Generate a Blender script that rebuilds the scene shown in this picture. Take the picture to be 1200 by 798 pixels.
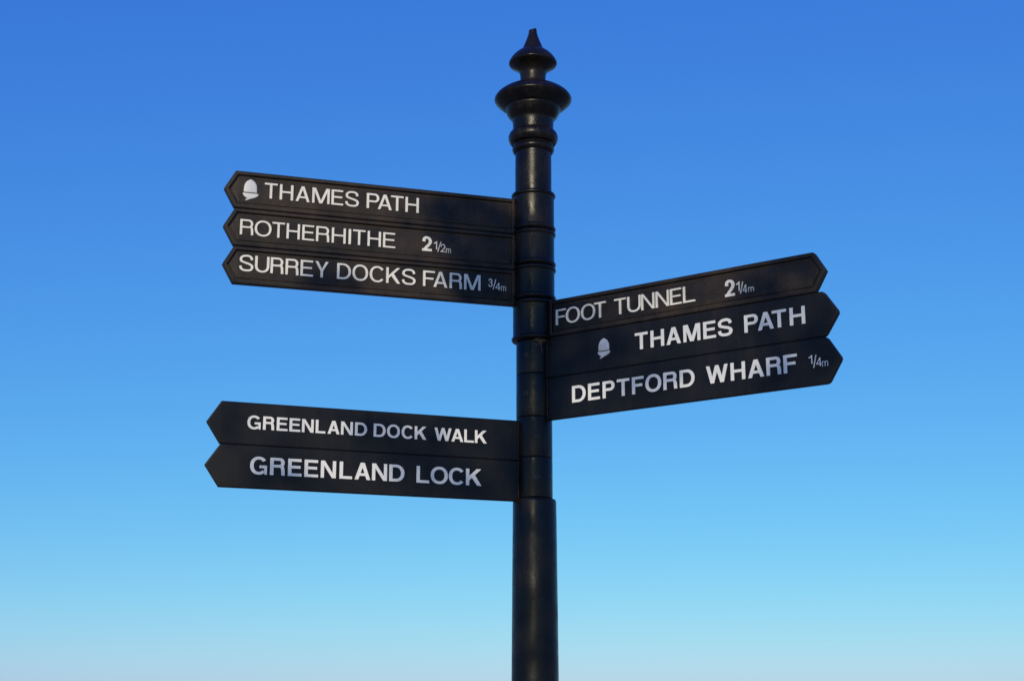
import bpy, bmesh, math, random
from mathutils import Vector, Matrix

sc = bpy.context.scene
for o in list(bpy.data.objects):
    bpy.data.objects.remove(o)
C = sc.collection
R = math.radians

# ------------------------------------------------------------------ camera
cam_d = bpy.data.cameras.new('camera')
cam = bpy.data.objects.new('camera', cam_d); C.objects.link(cam)
cam_d.sensor_width = 36.0
cam_d.lens = 1750 / 1200 * 36.0
cam_d.clip_start = 0.05
cam_d.clip_end = 20000
cam.location = (0, 0, 1.60)
cam.rotation_euler = (R(90 + 13.989), 0, 0)
sc.camera = cam

# ------------------------------------------------------------------ light
SUN_EL, SUN_AZ = R(16.5), R(190.0)          # low sun behind the photographer
SUN_DIR = Vector((math.sin(SUN_AZ) * math.cos(SUN_EL), math.cos(SUN_AZ) * math.cos(SUN_EL), math.sin(SUN_EL)))
w = bpy.data.worlds.new('World'); sc.world = w; w.use_nodes = True
wt = w.node_tree; wt.nodes.clear()
sky = wt.nodes.new('ShaderNodeTexSky'); sky.sky_type = 'NISHITA'
sky.sun_disc = False
sky.sun_elevation = SUN_EL; sky.sun_rotation = SUN_AZ
sky.altitude = 0; sky.air_density = 1.03; sky.dust_density = 0.27; sky.ozone_density = 10.0
bg = wt.nodes.new('ShaderNodeBackground'); bg.inputs['Strength'].default_value = 0.15
wo = wt.nodes.new('ShaderNodeOutputWorld')
# overall colour grade of the whole sky (same for every direction)
sep = wt.nodes.new('ShaderNodeSeparateColor'); comb = wt.nodes.new('ShaderNodeCombineColor')
wt.links.new(sky.outputs[0], sep.inputs[0])
SKY_S = 0.15
for k, (gain, power) in enumerate(((1.48, 1.16), (1.04, 1.0), (0.87, 0.40))):
    a = wt.nodes.new('ShaderNodeMath'); a.operation = 'MULTIPLY'; a.inputs[1].default_value = SKY_S
    b = wt.nodes.new('ShaderNodeMath'); b.operation = 'POWER'; b.inputs[1].default_value = power
    c = wt.nodes.new('ShaderNodeMath'); c.operation = 'MULTIPLY'; c.inputs[1].default_value = gain / SKY_S
    wt.links.new(sep.outputs[k], a.inputs[0]); wt.links.new(a.outputs[0], b.inputs[0]); wt.links.new(b.outputs[0], c.inputs[0]); wt.links.new(c.outputs[0], comb.inputs[k])
wt.links.new(comb.outputs[0], bg.inputs[0]); wt.links.new(bg.outputs[0], wo.inputs[0])
sun_d = bpy.data.lights.new('sun', 'SUN'); sun_d.energy = 2.65; sun_d.angle = R(0.53); sun_d.color = (1.0, 0.86, 0.62)
sun = bpy.data.objects.new('sun', sun_d); C.objects.link(sun)
sun.rotation_euler = (-SUN_DIR).to_track_quat('-Z', 'Y').to_euler()
sun.location = (-3, -12, 8)
sc.view_settings.view_transform = 'Standard'; sc.view_settings.look = 'None'
sc.view_settings.gamma = 1.0; sc.view_settings.use_curve_mapping = False
sc.view_settings.exposure = 0.0
sc.render.engine = 'CYCLES'

# ------------------------------------------------------------------ materials
def nodes(name):
    m = bpy.data.materials.new(name); m.use_nodes = True
    nt = m.node_tree
    return m, nt, nt.nodes['Principled BSDF']
def mixc(nt, fac, a, b):
    n = nt.nodes.new('ShaderNodeMix'); n.data_type = 'RGBA'
    nt.links.new(fac, n.inputs[0])
    for k, v in ((6, a), (7, b)):
        if isinstance(v, tuple): n.inputs[k].default_value = (*v, 1)
        else: nt.links.new(v, n.inputs[k])
    return n.outputs[2]
def noise(nt, scale, detail=4, rough=0.55, vec=None, sc3=None):
    n = nt.nodes.new('ShaderNodeTexNoise'); n.inputs['Scale'].default_value = scale
    n.inputs['Detail'].default_value = detail; n.inputs['Roughness'].default_value = rough
    if vec is not None:
        if sc3:
            mp = nt.nodes.new('ShaderNodeMapping'); mp.inputs['Scale'].default_value = sc3
            nt.links.new(vec, mp.inputs[0]); vec = mp.outputs[0]
        nt.links.new(vec, n.inputs['Vector'])
    return n.outputs[0]
def ramp(nt, fac, p0, p1, v0=0.0, v1=1.0):
    n = nt.nodes.new('ShaderNodeMapRange'); n.inputs[1].default_value = p0; n.inputs[2].default_value = p1
    n.inputs[3].default_value = v0; n.inputs[4].default_value = v1
    nt.links.new(fac, n.inputs[0]); return n.outputs[0]
def bump(nt, h, strength, dist, bs):
    n = nt.nodes.new('ShaderNodeBump'); n.inputs['Strength'].default_value = strength; n.inputs['Distance'].default_value = dist
    nt.links.new(h, n.inputs['Height']); nt.links.new(n.outputs[0], bs.inputs['Normal'])
def geo_pos(nt):
    return nt.nodes.new('ShaderNodeNewGeometry').outputs['Position']

def math_(nt, op, a, b, clamp=False):
    n = nt.nodes.new('ShaderNodeMath'); n.operation = op; n.use_clamp = clamp
    for k, v in ((0, a), (1, b)):
        if isinstance(v, (int, float)): n.inputs[k].default_value = v
        else: nt.links.new(v, n.inputs[k])
    return n.outputs[0]
def paint(name, base, dust, dust_amt, r0, r1, bump_s, grain, spec, rust=0.0, runs=1.0, edge=0.0):
    m, nt, bs = nodes(name)
    p = geo_pos(nt)
    blot = ramp(nt, noise(nt, 11, 7, 0.62, p), 0.40, 0.74)                       # cloudy grime
    streak = ramp(nt, noise(nt, 75, 5, 0.6, p, (1, 1, 0.07)), 0.48, 0.74)         # rain runs
    speck = ramp(nt, noise(nt, grain, 3, 0.7, p), 0.56, 0.70)                    # dust in the paint's pores
    patch = ramp(nt, noise(nt, 5.5, 3, 0.5, p), 0.35, 0.65)                       # where it is worn at all
    d = math_(nt, 'ADD', math_(nt, 'MULTIPLY', blot, 0.8), math_(nt, 'MULTIPLY', math_(nt, 'MULTIPLY', streak, patch), runs))
    d = math_(nt, 'ADD', d, math_(nt, 'MULTIPLY', math_(nt, 'MULTIPLY', speck, patch), 1.2))
    d = math_(nt, 'MULTIPLY', d, dust_amt, True)
    col = mixc(nt, d, base, dust)
    if edge:                                                                     # paint rubbed thin and dusty along edges and in corners
        bv = nt.nodes.new('ShaderNodeBevel'); bv.samples = 6; bv.inputs[0].default_value = 0.0016
        gn = nt.nodes.new('ShaderNodeNewGeometry')
        dt = nt.nodes.new('ShaderNodeVectorMath'); dt.operation = 'DOT_PRODUCT'
        nt.links.new(bv.outputs[0], dt.inputs[0]); nt.links.new(gn.outputs['Normal'], dt.inputs[1])
        e = math_(nt, 'MULTIPLY', ramp(nt, dt.outputs['Value'], 0.995, 0.90), ramp(nt, noise(nt, 30, 5, 0.65, p), 0.35, 0.62))
        col = mixc(nt, math_(nt, 'MULTIPLY', e, edge, True), col, dust)
    if rust:
        chips = math_(nt, 'MULTIPLY', ramp(nt, noise(nt, 95, 5, 0.7, p), 0.665, 0.70), math_(nt, 'MULTIPLY', patch, rust), True)
        col = mixc(nt, chips, col, (0.085, 0.040, 0.020))
    nt.links.new(col, bs.inputs['Base Color'])
    ro = math_(nt, 'ADD', ramp(nt, noise(nt, 38, 6, 0.62, p), 0.3, 0.7, r0, r1), math_(nt, 'MULTIPLY', d, 0.35), True)
    nt.links.new(ro, bs.inputs['Roughness'])
    h = math_(nt, 'ADD', math_(nt, 'MULTIPLY', noise(nt, 45, 3, 0.5, p), 0.7), math_(nt, 'MULTIPLY', math_(nt, 'MULTIPLY', noise(nt, grain, 4, 0.65, p), patch), 0.8))
    bump(nt, h, bump_s, 0.0016, bs)
    bs.inputs['Specular IOR Level'].default_value = spec
    return m
M_OLD = paint('weathered_black_paint', (0.0055, 0.0048, 0.0045), (0.100, 0.068, 0.044), 0.46, 0.40, 0.62, 0.42, 420, 0.30, 0.5, 0.30, 0.75)
M_NEW = paint('satin_black_paint', (0.0040, 0.0041, 0.0046), (0.034, 0.029, 0.026), 0.30, 0.36, 0.52, 0.18, 480, 0.26, 0.0, 0.7, 0.7)
M_POST = paint('gloss_black_iron_paint', (0.0038, 0.0036, 0.0038), (0.044, 0.031, 0.022), 0.36, 0.17, 0.38, 0.50, 230, 0.25, 1.2, 1.0, 0.6)

def letter_mat(name, col, dirt):
    m, nt, bs = nodes(name)
    p = geo_pos(nt)
    f = ramp(nt, noise(nt, 55, 6, 0.65, p), 0.40, 0.78, 0, 0.55)
    nt.links.new(mixc(nt, f, col, dirt), bs.inputs['Base Color'])
    bs.inputs['Roughness'].default_value = 0.5
    bump(nt, noise(nt, 600, 3, 0.6, p), 0.12, 0.0008, bs)
    return m
M_WHITE_OLD = letter_mat('aged_white_letter_paint', (0.79, 0.765, 0.665), (0.56, 0.525, 0.44))
M_SILVER = letter_mat('silver_grey_emblem_paint', (0.66, 0.66, 0.64), (0.46, 0.46, 0.45))
M_WHITE_NEW = letter_mat('white_letter_film', (0.82, 0.81, 0.75), (0.68, 0.665, 0.61))
m, nt, bs = nodes('dry_straw')
nt.links.new(mixc(nt, noise(nt, 90, 3, 0.5, geo_pos(nt)), (0.07, 0.033, 0.016), (0.26, 0.16, 0.08)), bs.inputs['Base Color'])
bs.inputs['Roughness'].default_value = 0.8; M_STRAW = m
m, nt, bs = nodes('worn_steel_screw')
nt.links.new(mixc(nt, noise(nt, 300, 3, 0.5, geo_pos(nt)), (0.010, 0.010, 0.012), (0.05, 0.035, 0.025)), bs.inputs['Base Color'])
bs.inputs['Roughness'].default_value = 0.4; M_SCREW = m
m, nt, bs = nodes('riverside_paving')
p = geo_pos(nt)
nt.links.new(mixc(nt, ramp(nt, noise(nt, 1.7, 8, 0.65, p), 0.3, 0.7), (0.27, 0.245, 0.20), (0.40, 0.36, 0.30)), bs.inputs['Base Color'])
bs.inputs['Roughness'].default_value = 0.9; bump(nt, noise(nt, 70, 5, 0.6, p), 0.4, 0.004, bs); M_GROUND = m
m, nt, bs = nodes('tree_bark')
p = geo_pos(nt)
nt.links.new(mixc(nt, noise(nt, 22, 6, 0.65, p, (1, 1, 0.25)), (0.06, 0.045, 0.032), (0.17, 0.135, 0.10)), bs.inputs['Base Color'])
bs.inputs['Roughness'].default_value = 0.9; M_BARK = m
m, nt, bs = nodes('tree_leaf')
nt.links.new(mixc(nt, noise(nt, 5, 3, 0.5, geo_pos(nt)), (0.035, 0.075, 0.018), (0.09, 0.13, 0.035)), bs.inputs['Base Color'])
bs.inputs['Roughness'].default_value = 0.55; M_LEAF = m

# ------------------------------------------------------------------ helpers
def link(name, bm, mat, parent=None, smooth=None):
    me = bpy.data.meshes.new(name)
    bmesh.ops.recalc_face_normals(bm, faces=bm.faces)
    if smooth is not None:
        for f in bm.faces: f.smooth = True
        for e in bm.edges:
            if len(e.link_faces) == 2 and e.calc_face_angle(0) > smooth: e.smooth = False
    bm.to_mesh(me); bm.free()
    me.materials.append(mat)
    o = bpy.data.objects.new(name, me); C.objects.link(o)
    if parent: o.parent = parent
    return o
def lathe(prof, seg=96):
    """closed solid of revolution from (radius, z) pairs, top to bottom"""
    bm = bmesh.new(); rings = []
    for r, z in prof:
        rings.append([bm.verts.new((r * math.cos(2 * math.pi * k / seg), r * math.sin(2 * math.pi * k / seg), z)) for k in range(seg)])
    for a, b in zip(rings, rings[1:]):
        for k in range(seg):
            bm.faces.new((a[k], a[(k + 1) % seg], b[(k + 1) % seg], b[k]))
    bm.faces.new(rings[0]); bm.faces.new(rings[-1][::-1])
    return bm
def arcpts(r0, z0, r1, z1, bulge, n=7):
    """rounded bead between two profile points, bulging outward"""
    return [(r0 + (r1 - r0) * t + bulge * math.sin(math.pi * t) ** 0.75, z0 + (z1 - z0) * t) for t in [i / n for i in range(n + 1)]]
def catmull(P, n=10):
    Q = [P[0]] + list(P) + [P[-1]]; out = []
    for i in range(1, len(Q) - 2):
        a, b, c, d = Q[i - 1], Q[i], Q[i + 1], Q[i + 2]
        for k in range(n):
            t = k / n
            out.append(tuple(0.5 * ((2 * b[j]) + (c[j] - a[j]) * t + (2 * a[j] - 5 * b[j] + 4 * c[j] - d[j]) * t * t + (3 * b[j] - a[j] - 3 * c[j] + d[j]) * t ** 3) for j in range(len(b))))
    out.append(tuple(P[-1])); return out
def tube(bm, pts, radii, seg=6):
    pts = [Vector(p) for p in pts]; rings = []
    for i, p in enumerate(pts):
        t = (pts[min(i + 1, len(pts) - 1)] - pts[max(i - 1, 0)]).normalized()
        u = t.orthogonal().normalized(); v = t.cross(u)
        if rings:
            u = (pu - t * pu.dot(t)).normalized(); v = t.cross(u)
        pu = u
        rings.append([bm.verts.new(p + (u * math.cos(2 * math.pi * k / seg) + v * math.sin(2 * math.pi * k / seg)) * radii[i]) for k in range(seg)])
    for a, b in zip(rings, rings[1:]):
        for k in range(seg): bm.faces.new((a[k], a[(k + 1) % seg], b[(k + 1) % seg], b[k]))
    bm.faces.new(rings[0][::-1]); bm.faces.new(rings[-1])

# ------------------------------------------------------------------ lettering (own grotesque capitals, cap height 1)
def quad(*p): return ('poly', list(p))
def rect(x0, y0, x1, y1): return ('poly', [(x0, y0), (x1, y0), (x1, y1), (x0, y1)])
def sup(c, n): return math.copysign(abs(c) ** (2.0 / n), c)
def ring(cx, cy, rx, ry, a0, a1, V, H, n=2.25, k=40):
    o, i = [], []
    for j in range(k + 1):
        a = R(a0 + (a1 - a0) * j / k); c, s = math.cos(a), math.sin(a)
        o.append((cx + rx * sup(c, n), cy + ry * sup(s, n)))
        i.append((cx + (rx - V) * sup(c, n), cy + (ry - H) * sup(s, n)))
    return ('strip', o, i)
def bowl(x0, y0, x1, y1, V, H, rx=None, n=2.1, k=20):
    ry = (y1 - y0) / 2; cy = (y0 + y1) / 2
    if rx is None: rx = min(ry * 1.02, x1 - x0)
    o, i = [(x0, y1)], [(x0, y1 - H)]
    for j in range(k + 1):
        a = R(90 - 180 * j / k); c, s = math.cos(a), math.sin(a)
        o.append((x1 - rx + rx * sup(c, n), cy + ry * sup(s, n)))
        i.append((x1 - rx + (rx - V) * sup(c, n), cy + (ry - H) * sup(s, n)))
    o.append((x0, y0)); i.append((x0, y0 + H))
    return ('strip', o, i)
def stroke(P, V, H, n=6):
    P = catmull(P, n); o, i = [], []
    for j, p in enumerate(P):
        a, b = P[max(j - 1, 0)], P[min(j + 1, len(P) - 1)]
        tx, ty = b[0] - a[0], b[1] - a[1]; L = math.hypot(tx, ty) or 1; tx /= L; ty /= L
        hw = 0.5 * math.sqrt((V * ty) ** 2 + (H * tx) ** 2)
        o.append((p[0] - ty * hw, p[1] + tx * hw)); i.append((p[0] + ty * hw, p[1] - tx * hw))
    return ('strip', o, i)
S_PTS = [(.97, .735), (.89, .905), (.70, .99), (.48, 1.0), (.25, .97), (.07, .87), (.03, .74), (.10, .615), (.30, .55), (.52, .50),
         (.75, .445), (.94, .36), (1.0, .25), (.93, .09), (.74, .012), (.5, 0), (.26, .02), (.07, .12), (0.0, .29)]
TWO_PTS = [(.02, .68), (.09, .90), (.30, 1.0), (.52, 1.0), (.80, .95), (.99, .77), (.95, .60), (.72, .41), (.38, .21), (.10, -.02)]
THREE_PTS = [(.02, .74), (.15, .94), (.45, 1.0), (.80, .94), (.95, .77), (.80, .60), (.45, .54), (.82, .47), (1.0, .27), (.85, .07), (.47, 0), (.14, .06), (0, .27)]
def box_pts(P, w, V, H, o=0.012):
    return [(V / 2 + u * (w - V), H / 2 - o + v * (1 + 2 * o - H)) for u, v in P]
def glyph(ch, w, V, H):
    c = w / 2
    if ch == 'T': return [rect(0, 1 - H, w, 1), rect(c - V / 2, 0, c + V / 2, 1 - H)]
    if ch == 'I': return [rect(0, 0, w, 1)]
    if ch == 'L': return [rect(0, 0, V, 1), rect(V, 0, w, H)]
    if ch == 'H': return [rect(0, 0, V, 1), rect(w - V, 0, w, 1), rect(V, .51 - H / 2, w - V, .51 + H / 2)]
    if ch == 'E': return [rect(0, 0, V, 1), rect(V, 1 - H, w * .97, 1), rect(V, .525 - H / 2, w * .91, .525 + H / 2), rect(V, 0, w, H)]
    if ch == 'F': return [rect(0, 0, V, 1), rect(V, 1 - H, w, 1), rect(V, .505 - H / 2, w * .88, .505 + H / 2)]
    if ch == 'N': return [rect(0, 0, V * .96, 1), rect(w - V * .96, 0, w, 1), quad((0.02 * V, 1), (V * 1.12, 1), (w - .02 * V, 0), (w - V * 1.12, 0))]
    if ch == 'M':
        b = V * .56
        return [rect(0, 0, V * .95, 1), rect(w - V * .95, 0, w, 1),
                quad((V * .3, 1), (V * 1.45, 1), (c + b * .9, 0), (c - b, 0)), quad((w - V * 1.45, 1), (w - V * .3, 1), (c + b, 0), (c - b * .9, 0))]
    if ch == 'A':
        a = V * 1.18; s = V * 1.08; yi = (c - s) / (c - a / 2)
        b0, b1 = .225, .225 + H * .95
        k = c - a / 2
        return [quad((0, 0), (s, 0), (c, yi), (c, 1), (k, 1)), quad((w - s, 0), (w, 0), (w - k, 1), (c, 1), (c, yi)),
                quad((s + k * b0, b0), (w - s - k * b0, b0), (w - s - k * b1, b1), (s + k * b1, b1))]
    if ch == 'W':
        s = V * 1.04; b = .275 * w
        def leg(xt, xb): return quad((xt, 1), (xt + s, 1), (xb + s / 2, 0), (xb - s / 2, 0))
        return [leg(0, b), leg(c - s / 2, b), leg(c - s / 2, w - b), leg(w - s, w - b)]
    if ch == 'Y': return [quad((0, 1), (V * 1.18, 1), (c + V / 2, .40), (c - V / 2, .40)), quad((w - V * 1.18, 1), (w, 1), (c + V / 2, .40), (c - V / 2, .40)), rect(c - V / 2, 0, c + V / 2, .40)]
    if ch == 'K': return [rect(0, 0, V, 1), quad((V, .30), (V, .30 + V * 1.35), (w - V * 1.50, 1), (w - .02, 1)), quad((w - V * 1.28, 0), (w, 0), (.26 * w + V * 1.25, .70), (.26 * w + V * .35, .52))]
    if ch == 'O': return [ring(c, .5, c, .515, 0, 360, V, H, 2.18, 64)]
    if ch == 'C': return [ring(c * 1.02, .5, c * 1.02, .515, 38, 322, V, H, 2.18, 56)]
    if ch == 'G': return [ring(c * 1.02, .5, c * 1.02, .515, 38, 318, V, H, 2.18, 56), rect(.55 * w, .52 - H, w, .52), quad((w - V * .62, 0), (w, 0), (w, .52 - H), (w - V * .80, .52 - H))]
    if ch == 'D': return [rect(0, 0, V, 1), bowl(V, 0, w, 1, V, H, rx=min(.60 * w, .5))]
    if ch == 'P': return [rect(0, 0, V, 1), bowl(V, .415, w, 1, V, H)]
    if ch == 'R': return [rect(0, 0, V, 1), bowl(V, .445, w * .965, 1, V, H),
                          ('strip', [(w - 1.46 * V, .445 + H * .55), (w - 1.22 * V, .40), (w - 1.09 * V, .30), (w - 1.05 * V, .16), (w - 1.04 * V, .07), (w - .97 * V, 0)], [(w - .62 * V, .445 + H * .95), (w - .20 * V, .41), (w - .09 * V, .30), (w - .06 * V, .16), (w - .05 * V, .07), (w, 0)])]
    if ch == 'S': return [stroke(box_pts(S_PTS, w, V, H), V * .97, H)]
    if ch == 'U':
        o, i = [(0, 1)], [(V, 1)]; r = .40
        for j in range(25):
            a = R(180 + 180 * j / 24); cc, ss = math.cos(a), math.sin(a)
            o.append((c + c * sup(cc, 2.2), r + (r + .012) * sup(ss, 2.2))); i.append((c + (c - V) * sup(cc, 2.2), r + (r + .012 - H) * sup(ss, 2.2)))
        return [('strip', o + [(w, 1)], i + [(w - V, 1)])]
    if ch == '1': return [rect(w - V, 0, w, 1), quad((0, .68), (w - V, .74), (w - V, .90), (0, .80)), quad((w - V * 1.7, .84), (w - V, .84), (w - V, 1), (w - V * .85, 1))]
    if ch == '2': return [stroke(box_pts(TWO_PTS, w, V, H), V, H), rect(0, 0, w, H)]
    if ch == '3': return [stroke(box_pts(THREE_PTS, w, V, H), V, H)]
    if ch == '4': return [rect(w - V * 1.75, 0, w - V * .75, 1), rect(0, .22, w - V * 1.75, .22 + H), rect(w - V * .75, .22, w, .22 + H), quad((0, .22 + H), (V * .9, .22 + H), (w - V * 1.75, .80), (w - V * 1.75, 1))]
    if ch == '/': return [quad((0, 0), (V, 0), (w, 1), (w - V, 1))]
    if ch == 'm':
        h = (w - V) / 2; out = [rect(0, 0, V, 1)]
        for x in (0, h):
            o, i = [], []
            for j in range(11):
                a = R(180 - 180 * j / 10); cx = x + V / 2 + h / 2
                o.append((cx + (h / 2 + V / 2) * math.cos(a), .62 + .40 * math.sin(a))); i.append((cx + (h / 2 - V / 2) * math.cos(a), .62 + (.40 - H) * math.sin(a)))
            out.append(('strip', o + [(x + h + V, 0)], i + [(x + h, 0)]))
        return out
    raise KeyError(ch)
def glyph_bm(parts, sx, sz, back, front):
    """solid letter: strokes extruded along local -Y; overlapping strokes differ a hair in depth"""
    bm = bmesh.new()
    for q, pr in enumerate(parts):
        fy = -(front + q * 0.00004)
        if pr[0] == 'poly':
            P = [(x * sx, z * sz) for x, z in pr[1]]
            A = [bm.verts.new((x, fy, z)) for x, z in P]; B = [bm.verts.new((x, -back, z)) for x, z in P]
            bm.faces.new(A)
            for k in range(len(P)): bm.faces.new((A[k], A[(k + 1) % len(P)], B[(k + 1) % len(P)], B[k]))
        else:
            o = [(x * sx, z * sz) for x, z in pr[1]]; i = [(x * sx, z * sz) for x, z in pr[2]]
            va = [[bm.verts.new((x, y, z)) for x, z in L] for L in (o, i) for y in (fy, -back)]
            of, ob, nf, nb = va; n = len(o)
            for k in range(n - 1):
                bm.faces.new((of[k], of[k + 1], nf[k + 1], nf[k]))
                bm.faces.new((of[k], ob[k], ob[k + 1], of[k + 1])); bm.faces.new((nf[k], nf[k + 1], nb[k + 1], nb[k]))
            bm.faces.new((of[0], nf[0], nb[0], ob[0])); bm.faces.new((of[-1], ob[-1], nb[-1], nf[-1]))
    bmesh.ops.remove_doubles(bm, verts=bm.verts, dist=1e-7)
    return bm
MESHES = {}
def put_letter(board, ch, x0, x1, z0, z1, V, H, back, front, mat, name):
    sz = z1 - z0; wd = (x1 - x0) / sz
    bm = glyph_bm(glyph(ch, wd, V, H), sz, sz, back, front)
    o = link(name, bm, mat, board)
    o.location = (x0, 0, z0 - board.location.z)
    return o

# ------------------------------------------------------------------ ground
bm = bmesh.new()
bmesh.ops.create_grid(bm, x_segments=8, y_segments=8, size=6000)
g = link('ground', bm, M_GROUND); g['kind'] = 'structure'

# ------------------------------------------------------------------ the fingerpost
PX, PY = 0.0452, 2.9857
post = bpy.data.objects.new('fingerpost', None); C.objects.link(post)
post.location = (PX, PY, 0); post.empty_display_size = 0.2
post['label'] = 'black cast iron fingerpost with eight finger boards and a turned finial'
post['category'] = 'signpost'

# lower tapering post with moulded base
prof = [(0.0365, 2.0150), (0.0385, 2.0148), (0.0418, 2.0138), (0.0432, 2.0115), (0.0437, 2.0075), (0.0450, 1.84), (0.0462, 1.66), (0.0485, 1.30), (0.0500, 1.06),
        (0.0500, 1.00)] + arcpts(0.053, 0.995, 0.053, 0.955, 0.010) + [(0.052, 0.94), (0.060, 0.70), (0.070, 0.45)] + arcpts(0.078, 0.44, 0.078, 0.38, 0.012) + \
       [(0.080, 0.37), (0.082, 0.16), (0.105, 0.12), (0.110, 0.10), (0.110, 0.001)]
link('lower_post', lathe(prof), M_POST, post, R(35))
# core tube the sleeves slide on
link('upper_shaft', lathe([(0.0300, 2.764), (0.0378, 2.7632), (0.0383, 2.75), (0.0384, 2.655), (0.0330, 2.6548), (0.0330, 2.0155)]), M_POST, post, R(35))
# finial
fz = lambda z: z
P1 = [(0.0235, 2.9905), (0.0300, 2.9868), (0.0385, 2.9800), (0.0455, 2.9720), (0.0500, 2.9648), (0.0519, 2.9600), (0.0517, 2.9575), (0.0500, 2.9552), (0.0455, 2.9520),
      (0.0375, 2.9465), (0.0315, 2.9410), (0.0285, 2.9355), (0.0273, 2.9270), (0.0275, 2.9165), (0.0287, 2.9120), (0.0345, 2.9080), (0.0500, 2.9020), (0.0650, 2.8945), (0.0755, 2.8865),
      (0.0812, 2.8795), (0.0827, 2.8755), (0.0822, 2.8725), (0.0792, 2.8680), (0.0715, 2.8610), (0.0630, 2.8550), (0.0592, 2.8530), (0.0588, 2.8505), (0.0568, 2.8450), (0.0545, 2.8400),
      (0.0500, 2.8335), (0.0458, 2.8285), (0.0440, 2.8240), (0.0432, 2.8150), (0.0430, 2.8020)]
P1 = [P1[0]] + catmull(P1[1:], 3)
prof = P1 + arcpts(0.0470, 2.8005, 0.0470, 2.7730, 0.0058, 9) + [(0.0420, 2.7720)] + arcpts(0.0405, 2.7695, 0.0405, 2.7525, 0.0042, 8) + [(0.0380, 2.7520)]
fin = link('finial', lathe(prof, 120), M_POST, post, R(32))
sp = lathe([(0.0078, 3.0370), (0.0088, 3.0350), (0.0087, 3.0315), (0.0100, 3.0270), (0.0128, 3.0180), (0.0168, 3.0075), (0.0210, 2.9970), (0.0245, 2.9885)], 48)
link('spike', sp, M_POST, fin, R(40))
for x, y, h, r in ((-0.0052, 0.0, 0.0030, 0.0033), (0.0040, -0.0010, 0.0058, 0.0045)):   # chipped stub on the spike's end
    bm = lathe([(r * .5, 3.0355 + h), (r * .9, 3.0355 + h * .75), (r, 3.0345)], 14)
    bmesh.ops.translate(bm, verts=bm.verts, vec=(x, y, 0)); link('chipped_stub', bm, M_POST, fin, R(40))

def outline(xp, xc, xt, z0, z1, rc, d=0.0):
    """finger outline inset by d (counter-clockwise in x,z, pointing to +x); corners rounded"""
    P = [Vector(p) for p in ((xp, z0), (xc, z0), (xt, (z0 + z1) / 2), (xc, z1), (xp, z1))]; Q = []
    for i in range(5):
        a, b, c = P[i - 1], P[i], P[(i + 1) % 5]
        e0 = (b - a).normalized(); e1 = (c - b).normalized(); n0 = Vector((-e0.y, e0.x)); n1 = Vector((-e1.y, e1.x))
        m = n0 + n1; Q.append(b + m / m.dot(n0) * d)
    P = Q; rad = [0, max(rc - d, .0006), max(rc * .8 - d, .0006), max(rc - d, .0006), 0]; out = []
    for i, v in enumerate(P):
        r = rad[i]
        if r <= 0: out.append(v); continue
        a = (P[i - 1] - v).normalized(); b = (P[(i + 1) % 5] - v).normalized()
        ang = a.angle(b); t = r / math.tan(ang / 2); cen = v + (a + b).normalized() * (r / math.sin(ang / 2))
        s0 = v + a * t - cen; s1 = v + b * t - cen; tot = math.atan2(s0.x * s1.y - s0.y * s1.x, s0.dot(s1))
        for k in range(6):
            th = tot * k / 5; out.append(cen + Vector((s0.x * math.cos(th) - s0.y * math.sin(th), s0.x * math.sin(th) + s0.y * math.cos(th))))
    return out
def board_mesh(args, rings, sgn):
    """rings: (inset, half thickness) from the rim inward; both faces alike"""
    bm = bmesh.new()
    for s in (-1, 1):
        prev = None
        for d, h in rings:
            V = [bm.verts.new((p.x * sgn, s * h, p.y)) for p in outline(*args, d=d)]
            if prev: [bm.faces.new((prev[k], prev[(k + 1) % len(V)], V[(k + 1) % len(V)], V[k])) for k in range(len(V))]
            prev = V
        bm.faces.new(prev)
    bmesh.ops.remove_doubles(bm, verts=bm.verts, dist=1e-6)
    return bm
OLD_RINGS = [(0, 0.0), (0, 0.0058), (0.0008, 0.0070), (0.0018, 0.0076), (0.0064, 0.0077), (0.0074, 0.0071), (0.0079, 0.0022), (0.0112, 0.0020), (0.0124, 0.0040), (0.0142, 0.0043)]
NEW_RINGS = [(0, 0.0), (0, 0.0042), (0.0006, 0.0050), (0.0014, 0.0054), (0.0026, 0.0055)]

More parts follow.
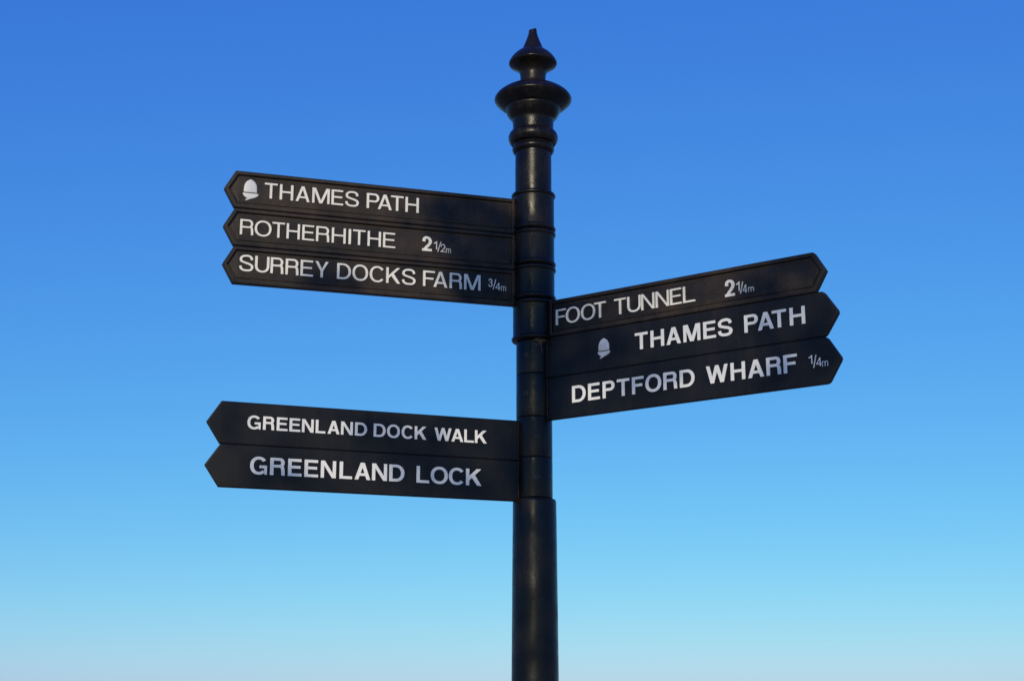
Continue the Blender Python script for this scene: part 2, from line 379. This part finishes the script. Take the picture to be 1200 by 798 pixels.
AZ = {'L': R(17.04), 'M': R(19.62), 'R': R(-35.15)}
def board(key, z0, z1, xp, xc, xt, old, label, sleeve_z, rc):
    sgn = 1 if key == 'R' else -1
    o = link('finger_board', board_mesh((xp, xc, xt, 0, z1 - z0, rc), OLD_RINGS if old else NEW_RINGS, sgn), M_OLD if old else M_NEW, post, R(28))
    o.location = (0, 0, z0); o.rotation_euler = (0, 0, AZ[key]); o['label'] = label
    zt, zb = sleeve_z[0] - z0, sleeve_z[1] - z0
    if old:
        pr = [(0.0335, zt), (0.0395, zt)] + arcpts(0.0432, zt - 0.0003, 0.0435, zt - 0.0105, 0.0032, 8) + [(0.0432, zt - 0.012), (0.0432, zb + 0.0125)] + \
             arcpts(0.0435, zb + 0.0110, 0.0432, zb + 0.0006, 0.0032, 8) + [(0.0395, zb + 0.0003), (0.0335, zb + 0.0003)]
    else:
        pr = [(0.0332, zt), (0.0355, zt), (0.0364, zt - 0.0010), (0.0366, zt - 0.0022), (0.0366, zb + 0.0022), (0.0364, zb + 0.0011), (0.0355, zb + 0.0002), (0.0332, zb + 0.0002)]
    link('sleeve', lathe(pr, 96), M_POST, o, R(35))
    h = z1 - z0; bm = bmesh.new()
    if old:                                                # cast fillet with a lug at each end
        for sd in (-1, 1):
            pts = [(sgn * 0.0462, sd * 0.0052, z) for z in (0.002, h * .3, h * .7, h - 0.002)]; tube(bm, pts, [0.0026] * 4, 8)
            for z in (0.007, h - 0.007): tube(bm, [(sgn * 0.0455, sd * 0.0052, z - 0.006), (sgn * 0.0455, sd * 0.0056, z - 0.003), (sgn * 0.0455, sd * 0.0056, z + 0.003), (sgn * 0.0455, sd * 0.0052, z + 0.006)], [0.0022, 0.0040, 0.0040, 0.0022], 8)
        link('fillet', bm, M_OLD, o, R(60))
    else:                                                  # rough weld bead down the joint
        for sd in (-1, 1):
            n = 15; pts = [(sgn * (0.0364 + random.uniform(-.0003, .0003)), sd * 0.0062, 0.001 + (h - 0.002) * k / n) for k in range(n + 1)]
            tube(bm, pts, [(0.0019 if key == 'R' else 0.0011) + random.uniform(-.0004, .0004) for _ in pts], 8)
        link('weld_bead', bm, M_NEW, o, R(60))
    return o
def text(bd, base, cap, letters, V, H, back, front, mat, name='letter'):
    for ch, a, b in letters: put_letter(bd, ch, a / 1000, b / 1000, base, cap, V, H, back, front, mat, name)
def nums(bd, L, V, H, back, front, mat):
    for ch, a, b, z0, z1 in L:
        big = (z1 - z0) > 0.027
        nm = {'/': 'fraction_slash', 'm': 'letter'}.get(ch, 'numeral')
        wd = (b - a) / 1000 / (z1 - z0)
        if big: b -= 0.9
        if ch == '1': a += 0.7
        vv = V * (1.0 if big else {'m': .54, '/': .38}.get(ch, .58)); hh = H * (1.0 if big else .66)
        put_letter(bd, ch, a / 1000, b / 1000, z0, z1, vv, hh, back, front, mat, nm)
def acorn(bd, xl, xr, zt, zb, cl, cr, zc, sx, sz, back, front, mat):
    def flat(name, P, dome):
        bm = bmesh.new(); z0 = bd.location.z; n = len(P)
        mx = sum(p[0] for p in P) / n; mz = (max(p[1] for p in P) + min(p[1] for p in P)) / 2
        rings = [[bm.verts.new((x, -back, z - z0)) for x, z in P]]
        for f, h in ((1.0, 0.0), (.93, .45), (.75, .80), (.45, 1.0)):
            rings.append([bm.verts.new((mx + (x - mx) * f, -front - dome * h, mz + (z - mz) * f - z0)) for x, z in P])
        for a, b in zip(rings, rings[1:]):
            for k in range(n): bm.faces.new((a[k], a[(k + 1) % n], b[(k + 1) % n], b[k]))
        bm.faces.new(rings[-1])
        link(name, bm, mat, bd, R(50))
    cx = (xl + xr) / 2; hw = (xr - xl) / 2; h = zt - zb
    half = [(1.0, 0.0), (1.0, .12), (1.0, .30), (.97, .46), (.90, .60), (.76, .74), (.54, .86), (.28, .945), (.12, .98), (0, 1.0)]
    flat('acorn_nut', [(cx + a * hw, zb + b * h) for a, b in half] + [(cx - a * hw, zb + b * h) for a, b in half[-2::-1]], 0.0022)
    cc = (cl + cr) / 2; ch_ = (cr - cl) / 2; t = zb - 0.0016; d = t - zc
    low = [(0, 0), (1, 0), (1.0, .18), (.95, .48), (.82, .74), (.64, .94), (.46, 1.12), (.22, 1.44), (.15, 1.30), (.34, 1.03), (.23, .88), (.09, .56), (.01, .22)]
    P = [(cl + a * (cr - cl), t - b * d) for a, b in low][::-1]
    flat('acorn_cup', P, 0.0008)

RG = dict(V=.138, H=.109); BD = dict(V=.203, H=.160)
OB, OF, NB, NF = 0.0038, 0.0072, 0.0050, 0.0064
# --- upper left stack, framed cast boards
b1 = board('L', 2.5680, 2.6446, 0.0415, 0.6225, 0.6440, True, 'top left framed board with acorn emblem reading THAMES PATH', (2.6610, 2.5757), 0.004)
acorn(b1, -.6055, -.5792, 2.6290, 2.6013, -.6072, -.5764, 2.5888, -.6012, 2.5828, OB, OF - .001, M_SILVER)
text(b1, 2.5928, 2.6249, [('T', -564.6, -539.1), ('H', -534.3, -507.4), ('A', -502.3, -474.2), ('M', -469.0, -433.9), ('E', -430.1, -406.1), ('S', -402.1, -374.0), ('P', -357.8, -332.1), ('A', -334.6, -305.8), ('T', -307.6, -281.6), ('H', -277.2, -249.3)], RG['V'] * 1.08, RG['H'] * 1.06, OB, OF, M_WHITE_OLD)
b2 = board('L', 2.4900, 2.5666, 0.0415, 0.6210, 0.6425, True, 'framed board reading ROTHERHITHE 2 1/2 m', (2.5752, 2.4985), 0.004)
text(b2, 2.5128, 2.5446, [('R', -609.6, -583.3), ('O', -580.8, -547.9), ('T', -546.2, -521.6), ('H', -517.8, -491.4), ('E', -486.6, -462.6), ('R', -458.7, -432.0), ('H', -427.1, -399.0), ('I', -393.0, -388.2), ('T', -384.2, -358.8), ('H', -354.1, -326.8), ('E', -322.2, -297.0)], **RG, back=OB, front=OF, mat=M_WHITE_OLD)
nums(b2, [('2', -240.7, -219.5, 2.5135, 2.5442), ('1', -217.0, -209.3, 2.519, 2.5361), ('/', -208.7, -200.7, 2.514, 2.5356), ('2', -202.0, -192.0, 2.5143, 2.5311), ('m', -190.5, -180.2, 2.5135, 2.5230)], .205, .165, OB, OF - .0012, M_WHITE_OLD)
b3 = board('L', 2.4128, 2.4886, 0.0415, 0.6195, 0.6405, True, 'framed board reading SURREY DOCKS FARM 3/4 m', (2.4980, 2.4255), 0.004)
text(b3, 2.4387, 2.4714, [('S', -608.1, -580.2), ('U', -577.2, -549.2), ('R', -546.7, -521.1), ('R', -517.2, -491.2), ('E', -487.5, -462.3), ('Y', -458.2, -431.9), ('D', -414.3, -386.3), ('O', -383.2, -351.5), ('C', -348.0, -317.7), ('K', -314.2, -285.4), ('S', -281.9, -253.5), ('F', -237.9, -213.4), ('A', -216.1, -187.0), ('R', -182.3, -156.3), ('M', -151.6, -117.0)], RG['V'] * 1.06, RG['H'] * 1.04, OB, OF, M_WHITE_OLD)
nums(b3, [('3', -99.7, -91.0, 2.449, 2.4665), ('/', -90.5, -83.2, 2.4438, 2.4658), ('4', -84.4, -74.9, 2.4435, 2.4591), ('m', -72.7, -62.0, 2.4427, 2.4524)], .205, .165, OB, OF - .0012, M_WHITE_OLD)
# --- right stack
b4 = board('R', 2.3440, 2.4198, 0.0415, 0.6250, 0.6475, True, 'framed board reading FOOT TUNNEL 2 1/4 m', (2.4250, 2.3385), 0.004)
text(b4, 2.3658, 2.3981, [('F', 58.9, 82.8), ('O', 83.3, 116.5), ('O', 119.9, 152.9), ('T', 150.9, 178.1), ('T', 198.2, 224.7), ('U', 228.3, 258.6), ('N', 260.0, 289.6), ('N', 292.5, 321.9), ('E', 324.7, 349.8), ('L', 353.2, 379.1)], **RG, back=OB, front=OF, mat=M_WHITE_OLD)
nums(b4, [('2', 442.7, 464.2, 2.3635, 2.3956), ('1', 466.1, 473.8, 2.3704, 2.3895), ('/', 474.2, 481.3, 2.3653, 2.3882), ('4', 480.1, 488.6, 2.3655, 2.3813), ('m', 491.2, 502.6, 2.3659, 2.375)], .205, .165, OB, OF - .0012, M_WHITE_OLD)
b5 = board('R', 2.2592, 2.3432, 0.0345, 0.6400, 0.6680, False, 'plain board with acorn emblem reading THAMES PATH', (2.3380, 2.2684), 0.010)
acorn(b5, .1595, .1844, 2.3226, 2.2972, .1578, .1862, 2.2858, .1626, 2.2800, NB, NF, M_SILVER)
text(b5, 2.2882, 2.3217, [('T', 243.7, 272.7), ('H', 278.8, 308.9), ('A', 314.2, 345.6), ('M', 351.2, 387.8), ('E', 394.2, 421.0), ('S', 425.0, 455.9), ('P', 480.5, 508.7), ('A', 508.3, 540.5), ('T', 537.4, 566.1), ('H', 572.6, 603.1)], **BD, back=NB, front=NF, mat=M_WHITE_NEW)
b6 = board('R', 2.1720, 2.2582, 0.0345, 0.6420, 0.6690, False, 'plain board reading DEPTFORD WHARF 1/4 m', (2.2680, 2.1796), 0.010)
text(b6, 2.2006, 2.2345, [('D', 96.0, 128.2), ('E', 133.9, 161.5), ('P', 167.8, 195.4), ('T', 200.7, 229.2), ('F', 235.0, 261.3), ('O', 265.1, 300.2), ('R', 304.9, 335.0), ('D', 340.6, 372.6), ('W', 397.5, 443.0), ('H', 448.7, 478.7), ('A', 484.3, 517.0), ('R', 521.9, 551.4), ('F', 556.1, 583.2)], **BD, back=NB, front=NF, mat=M_WHITE_NEW)
nums(b6, [('1', 605.5, 612.8, 2.2112, 2.2275), ('/', 614.1, 621.3, 2.2036, 2.227), ('4', 620.5, 630.1, 2.2053, 2.2211), ('m', 631.4, 642.8, 2.2037, 2.2133)], .20, .16, NB, NF, M_WHITE_NEW)
# --- lower left stack
b7 = board('M', 2.0913, 2.1726, 0.0345, 0.6325, 0.6590, False, 'plain board reading GREENLAND DOCK WALK', (2.1792, 2.0972), 0.0025)
text(b7, 2.1217, 2.1475, [('G', -582.6, -557.4), ('R', -552.8, -531.2), ('E', -526.6, -505.7), ('E', -502.1, -481.2), ('N', -477.9, -455.1), ('L', -451.2, -432.1), ('A', -427.7, -404.2), ('N', -401.4, -378.0), ('D', -373.7, -349.8), ('D', -336.5, -312.4), ('O', -309.5, -283.5), ('C', -280.0, -255.6), ('K', -253.4, -229.4), ('W', -212.7, -177.7), ('A', -177.7, -153.1), ('L', -151.0, -130.9), ('K', -128.6, -103.9)], BD['V'], BD['H'], NB, NF, M_WHITE_NEW)
b8 = board('M', 2.0093, 2.0907, 0.0345, 0.6310, 0.6585, False, 'lowest plain board reading GREENLAND LOCK', (2.0968, 2.0157), 0.0025)
text(b8, 2.0361, 2.0691, [('G', -574.0, -541.9), ('R', -536.2, -507.6), ('E', -501.9, -475.6), ('E', -470.3, -443.6), ('N', -438.6, -409.0), ('L', -402.0, -377.1), ('A', -372.2, -341.1), ('N', -337.7, -307.8), ('D', -303.5, -273.1), ('L', -248.3, -222.5), ('O', -219.4, -184.4), ('C', -182.1, -149.8), ('K', -146.7, -114.6)], **BD, back=NB, front=NF, mat=M_WHITE_NEW)

# grub screws in the plain sleeves
def screw(bd, az, z):
    bm = bmesh.new(); n = 20
    prof2 = [(0.0050, -0.0006), (0.0050, 0.0006), (0.0042, 0.0011), (0.0027, 0.0011), (0.0024, -0.0012)]
    rings = [[bm.verts.new((r * math.cos(2 * math.pi * k / n), -h, r * math.sin(2 * math.pi * k / n))) for k in range(n)] for r, h in prof2]
    for a, b in zip(rings, rings[1:]):
        for k in range(n): bm.faces.new((a[k], a[(k + 1) % n], b[(k + 1) % n], b[k]))
    bm.faces.new(rings[-1])
    o = link('screw', bm, M_SCREW, bd, R(40))
    a = R(az) - bd.rotation_euler.z
    o.location = (0.0366 * math.sin(a), -0.0366 * math.cos(a), z - bd.location.z); o.rotation_euler = (0, 0, a)
for bd, az, z in ((b7, 8, 2.1365), (b8, 8, 2.0555), (b5, -28, 2.306), (b6, -28, 2.226)):
    screw(bd, az, z)

# dry grass caught under the bead of the FOOT TUNNEL sleeve
random.seed(5)
bm = bmesh.new()
for k in range(34):
    a0 = R(random.uniform(4, 34)); z = 2.3398 - abs(random.gauss(0, 0.006)); rr = 0.0372; pts = []
    da = R(random.uniform(-14, 14)); L = random.uniform(-0.005, 0.008)
    if k == 0: a0, da, L, z = R(16), R(9), 0.026, 2.3345
    if k == 1: a0, da, L, z = R(30), R(-16), 0.013, 2.3385
    wob = random.uniform(-.003, .003)
    for j in range(6):
        t = j / 5; a = a0 + da * t
        r_ = rr + 0.0022 * math.sin(math.pi * t) * random.uniform(.6, 1.2)
        pts.append((r_ * math.sin(a), -r_ * math.cos(a), min(z - L * t + wob * math.sin(3.1 * t), 2.3402)))
    tube(bm, pts, [0.0005, 0.0007, 0.0008, 0.0007, 0.0005, 0.0003], 5)
st = link('dry_grass_tuft', bm, M_STRAW, None, R(60)); st.location = (PX, PY, 0)
st['label'] = 'tuft of dry brown grass caught under the lowest beaded sleeve'; st['category'] = 'dry grass'

# ------------------------------------------------------------------ the tree behind the photographer whose sprays dapple the boards
random.seed(11)
E1 = Vector((0, 0, 1)).cross(SUN_DIR).normalized(); E2 = SUN_DIR.cross(E1).normalized()
POSTB = Vector((PX, PY, 0))
def on_board(key, X, z):
    a = AZ[key]; return POSTB + Vector((X * math.cos(a), X * math.sin(a), z)) + Vector((math.sin(a), -math.cos(a), 0)) * 0.009
def on_post(z): return POSTB + Vector((0, -0.04, z))
SHADE = [(on_board('L', -.435, 2.442), .055, .030, .85), (on_board('L', -.14, 2.600), .085, .045, 1.2), (on_board('L', -.12, 2.520), .080, .045, 1.2), (on_board('L', -.12, 2.445), .075, .040, 1.2),
         (on_post(2.55), .045, .060, .9), (on_post(2.42), .060, .120, 1.2), (on_post(2.25), .060, .110, 1.2), (on_post(2.09), .050, .070, 1.15),
         (on_board('M', -.615, 2.130), .022, .040, .7), (on_board('M', -.290, 2.125), .085, .034, .95), (on_board('M', -.525, 2.046), .058, .030, .92), (on_board('M', -.205, 2.045), .100, .040, .95),
         (on_board('M', -.055, 2.050), .025, .040, .7),
         (on_board('R', .100, 2.380), .060, .045, .9), (on_board('R', .560, 2.385), .080, .045, .95), (on_board('R', .140, 2.300), .080, .045, .9), (on_board('R', .590, 2.300), .075, .048, .99),
         (on_board('R', .275, 2.215), .070, .036, .8), (on_board('R', .590, 2.215), .085, .050, .97), (on_post(1.93), .060, .070, 1.15), (on_post(1.78), .060, .080, .9), (on_post(1.62), .090, .090, .9)]
def sun_uv(p):
    d = p - on_post(2.3); return d.dot(E1), d.dot(E2)
ELL = [(*sun_uv(p), ra, rb) for p, ra, rb, _ in SHADE]
def leaf(bm, c, L, W):
    q = Matrix.Rotation(random.uniform(0, 6.283), 3, 'Z') @ Matrix.Rotation(random.gauss(0.5, 0.5), 3, 'X') @ Matrix.Rotation(random.uniform(-.6, .6), 3, 'Y')
    P = [(0, 0, 0), (W * .5, L * .35, W * .12), (W * .38, L * .70, W * .08), (0, L, -W * .1), (-W * .38, L * .70, W * .08), (-W * .5, L * .35, W * .12)]
    V = [bm.verts.new(c + q @ (Vector(p) - Vector((0, L / 2, 0)))) for p in P]
    bm.faces.new((V[0], V[1], V[2], V[3])); bm.faces.new((V[0], V[3], V[4], V[5]))
tree = bpy.data.objects.new('broadleaf_tree', None); C.objects.link(tree)
tree.location = (-2.5, -2.9, 0)
tree['label'] = 'leafy riverside tree whose sprays throw dappled shade on the fingerpost'; tree['category'] = 'tree'
TO = Vector(tree.location)
lb, tb = bmesh.new(), bmesh.new()
def limb(P, r0, r1, n=6):
    P = catmull([tuple(Vector(p) - TO) for p in P], n); k = len(P) - 1
    tube(tb, P, [r0 + (r1 - r0) * (i / k) ** .8 for i in range(k + 1)], 9)
    return [Vector(p) + TO for p in P]
nodes_ = []
limb([(-2.5, -2.9, -.05), (-2.46, -2.88, .9), (-2.40, -2.82, 1.8), (-2.28, -2.75, 2.6)], .17, .115)
def Qs(u, z): return POSTB + E1 * u + Vector((0, 0, z)) + SUN_DIR * 5.1
nodes_ += limb([(-2.30, -2.76, 2.5), (-1.95, -2.55, 3.15), tuple(Qs(-.95, 2.33)), tuple(Qs(-.5, 2.295)), tuple(Qs(-.08, 2.285))], .075, .010)[6:]
tips = [(-2.6, -1.9, 5.2), (-3.6, -3.4, 4.9), (-2.0, -4.1, 5.0), (-1.5, -3.0, 5.9), (-3.4, -2.2, 4.4)]
for tx, ty, tz in tips:
    m1 = (-2.28 + (tx + 2.28) * .33 + random.uniform(-.1, .1), -2.75 + (ty + 2.75) * .3, 2.6 + (tz - 2.6) * .45)
    m2 = (-2.28 + (tx + 2.28) * .68, -2.75 + (ty + 2.75) * .7 + random.uniform(-.1, .1), 2.6 + (tz - 2.6) * .80)
    nodes_ += limb([(-2.30, -2.76, 2.5), m1, m2, (tx, ty, tz)], .085, .016)[8:]
def twig(c):
    n = min(nodes_, key=lambda p: (p - c).length)
    mid = n.lerp(c, .5) + Vector((random.uniform(-.04, .04), random.uniform(-.06, .06), random.uniform(0, .08)))
    if (n - c).length > .03: limb([tuple(n), tuple(mid), tuple(c)], .008, .003, 4)
for (p, ra, rb, dens) in SHADE:
    dens = min(dens * .80, .97)
    c = p + SUN_DIR * random.uniform(4.9, 5.3); twig(c)
    n = int(-math.log(1 - dens) * math.pi * ra * rb / 0.00085) + 3
    for k in range(n):
        a = k * 2.39996 + random.uniform(-.25, .25); r = math.sqrt((k + random.random()) / n)
        leaf(lb, c - TO + E1 * (ra * r * math.cos(a)) + E2 * (rb * r * math.sin(a)) + SUN_DIR * random.gauss(0, .10), random.uniform(.045, .065), random.uniform(.028, .042))
for k in range(150):                                   # the rest of the crown
    t = Vector(random.choice(nodes_)); c = t + Vector((random.gauss(0, .42), random.gauss(0, .42), random.gauss(.1, .32)))
    u, v = sun_uv(c)
    if -0.95 < u < 0.95 and -0.85 < v < 0.95: continue
    twig(c); s = random.uniform(.10, .22)
    for j in range(45):
        leaf(lb, c - TO + Vector((random.gauss(0, s), random.gauss(0, s), random.gauss(0, s * .7))), random.uniform(.05, .08), random.uniform(.03, .05))
link('trunk', tb, M_BARK, tree, R(50))
link('crown', lb, M_LEAF, tree)
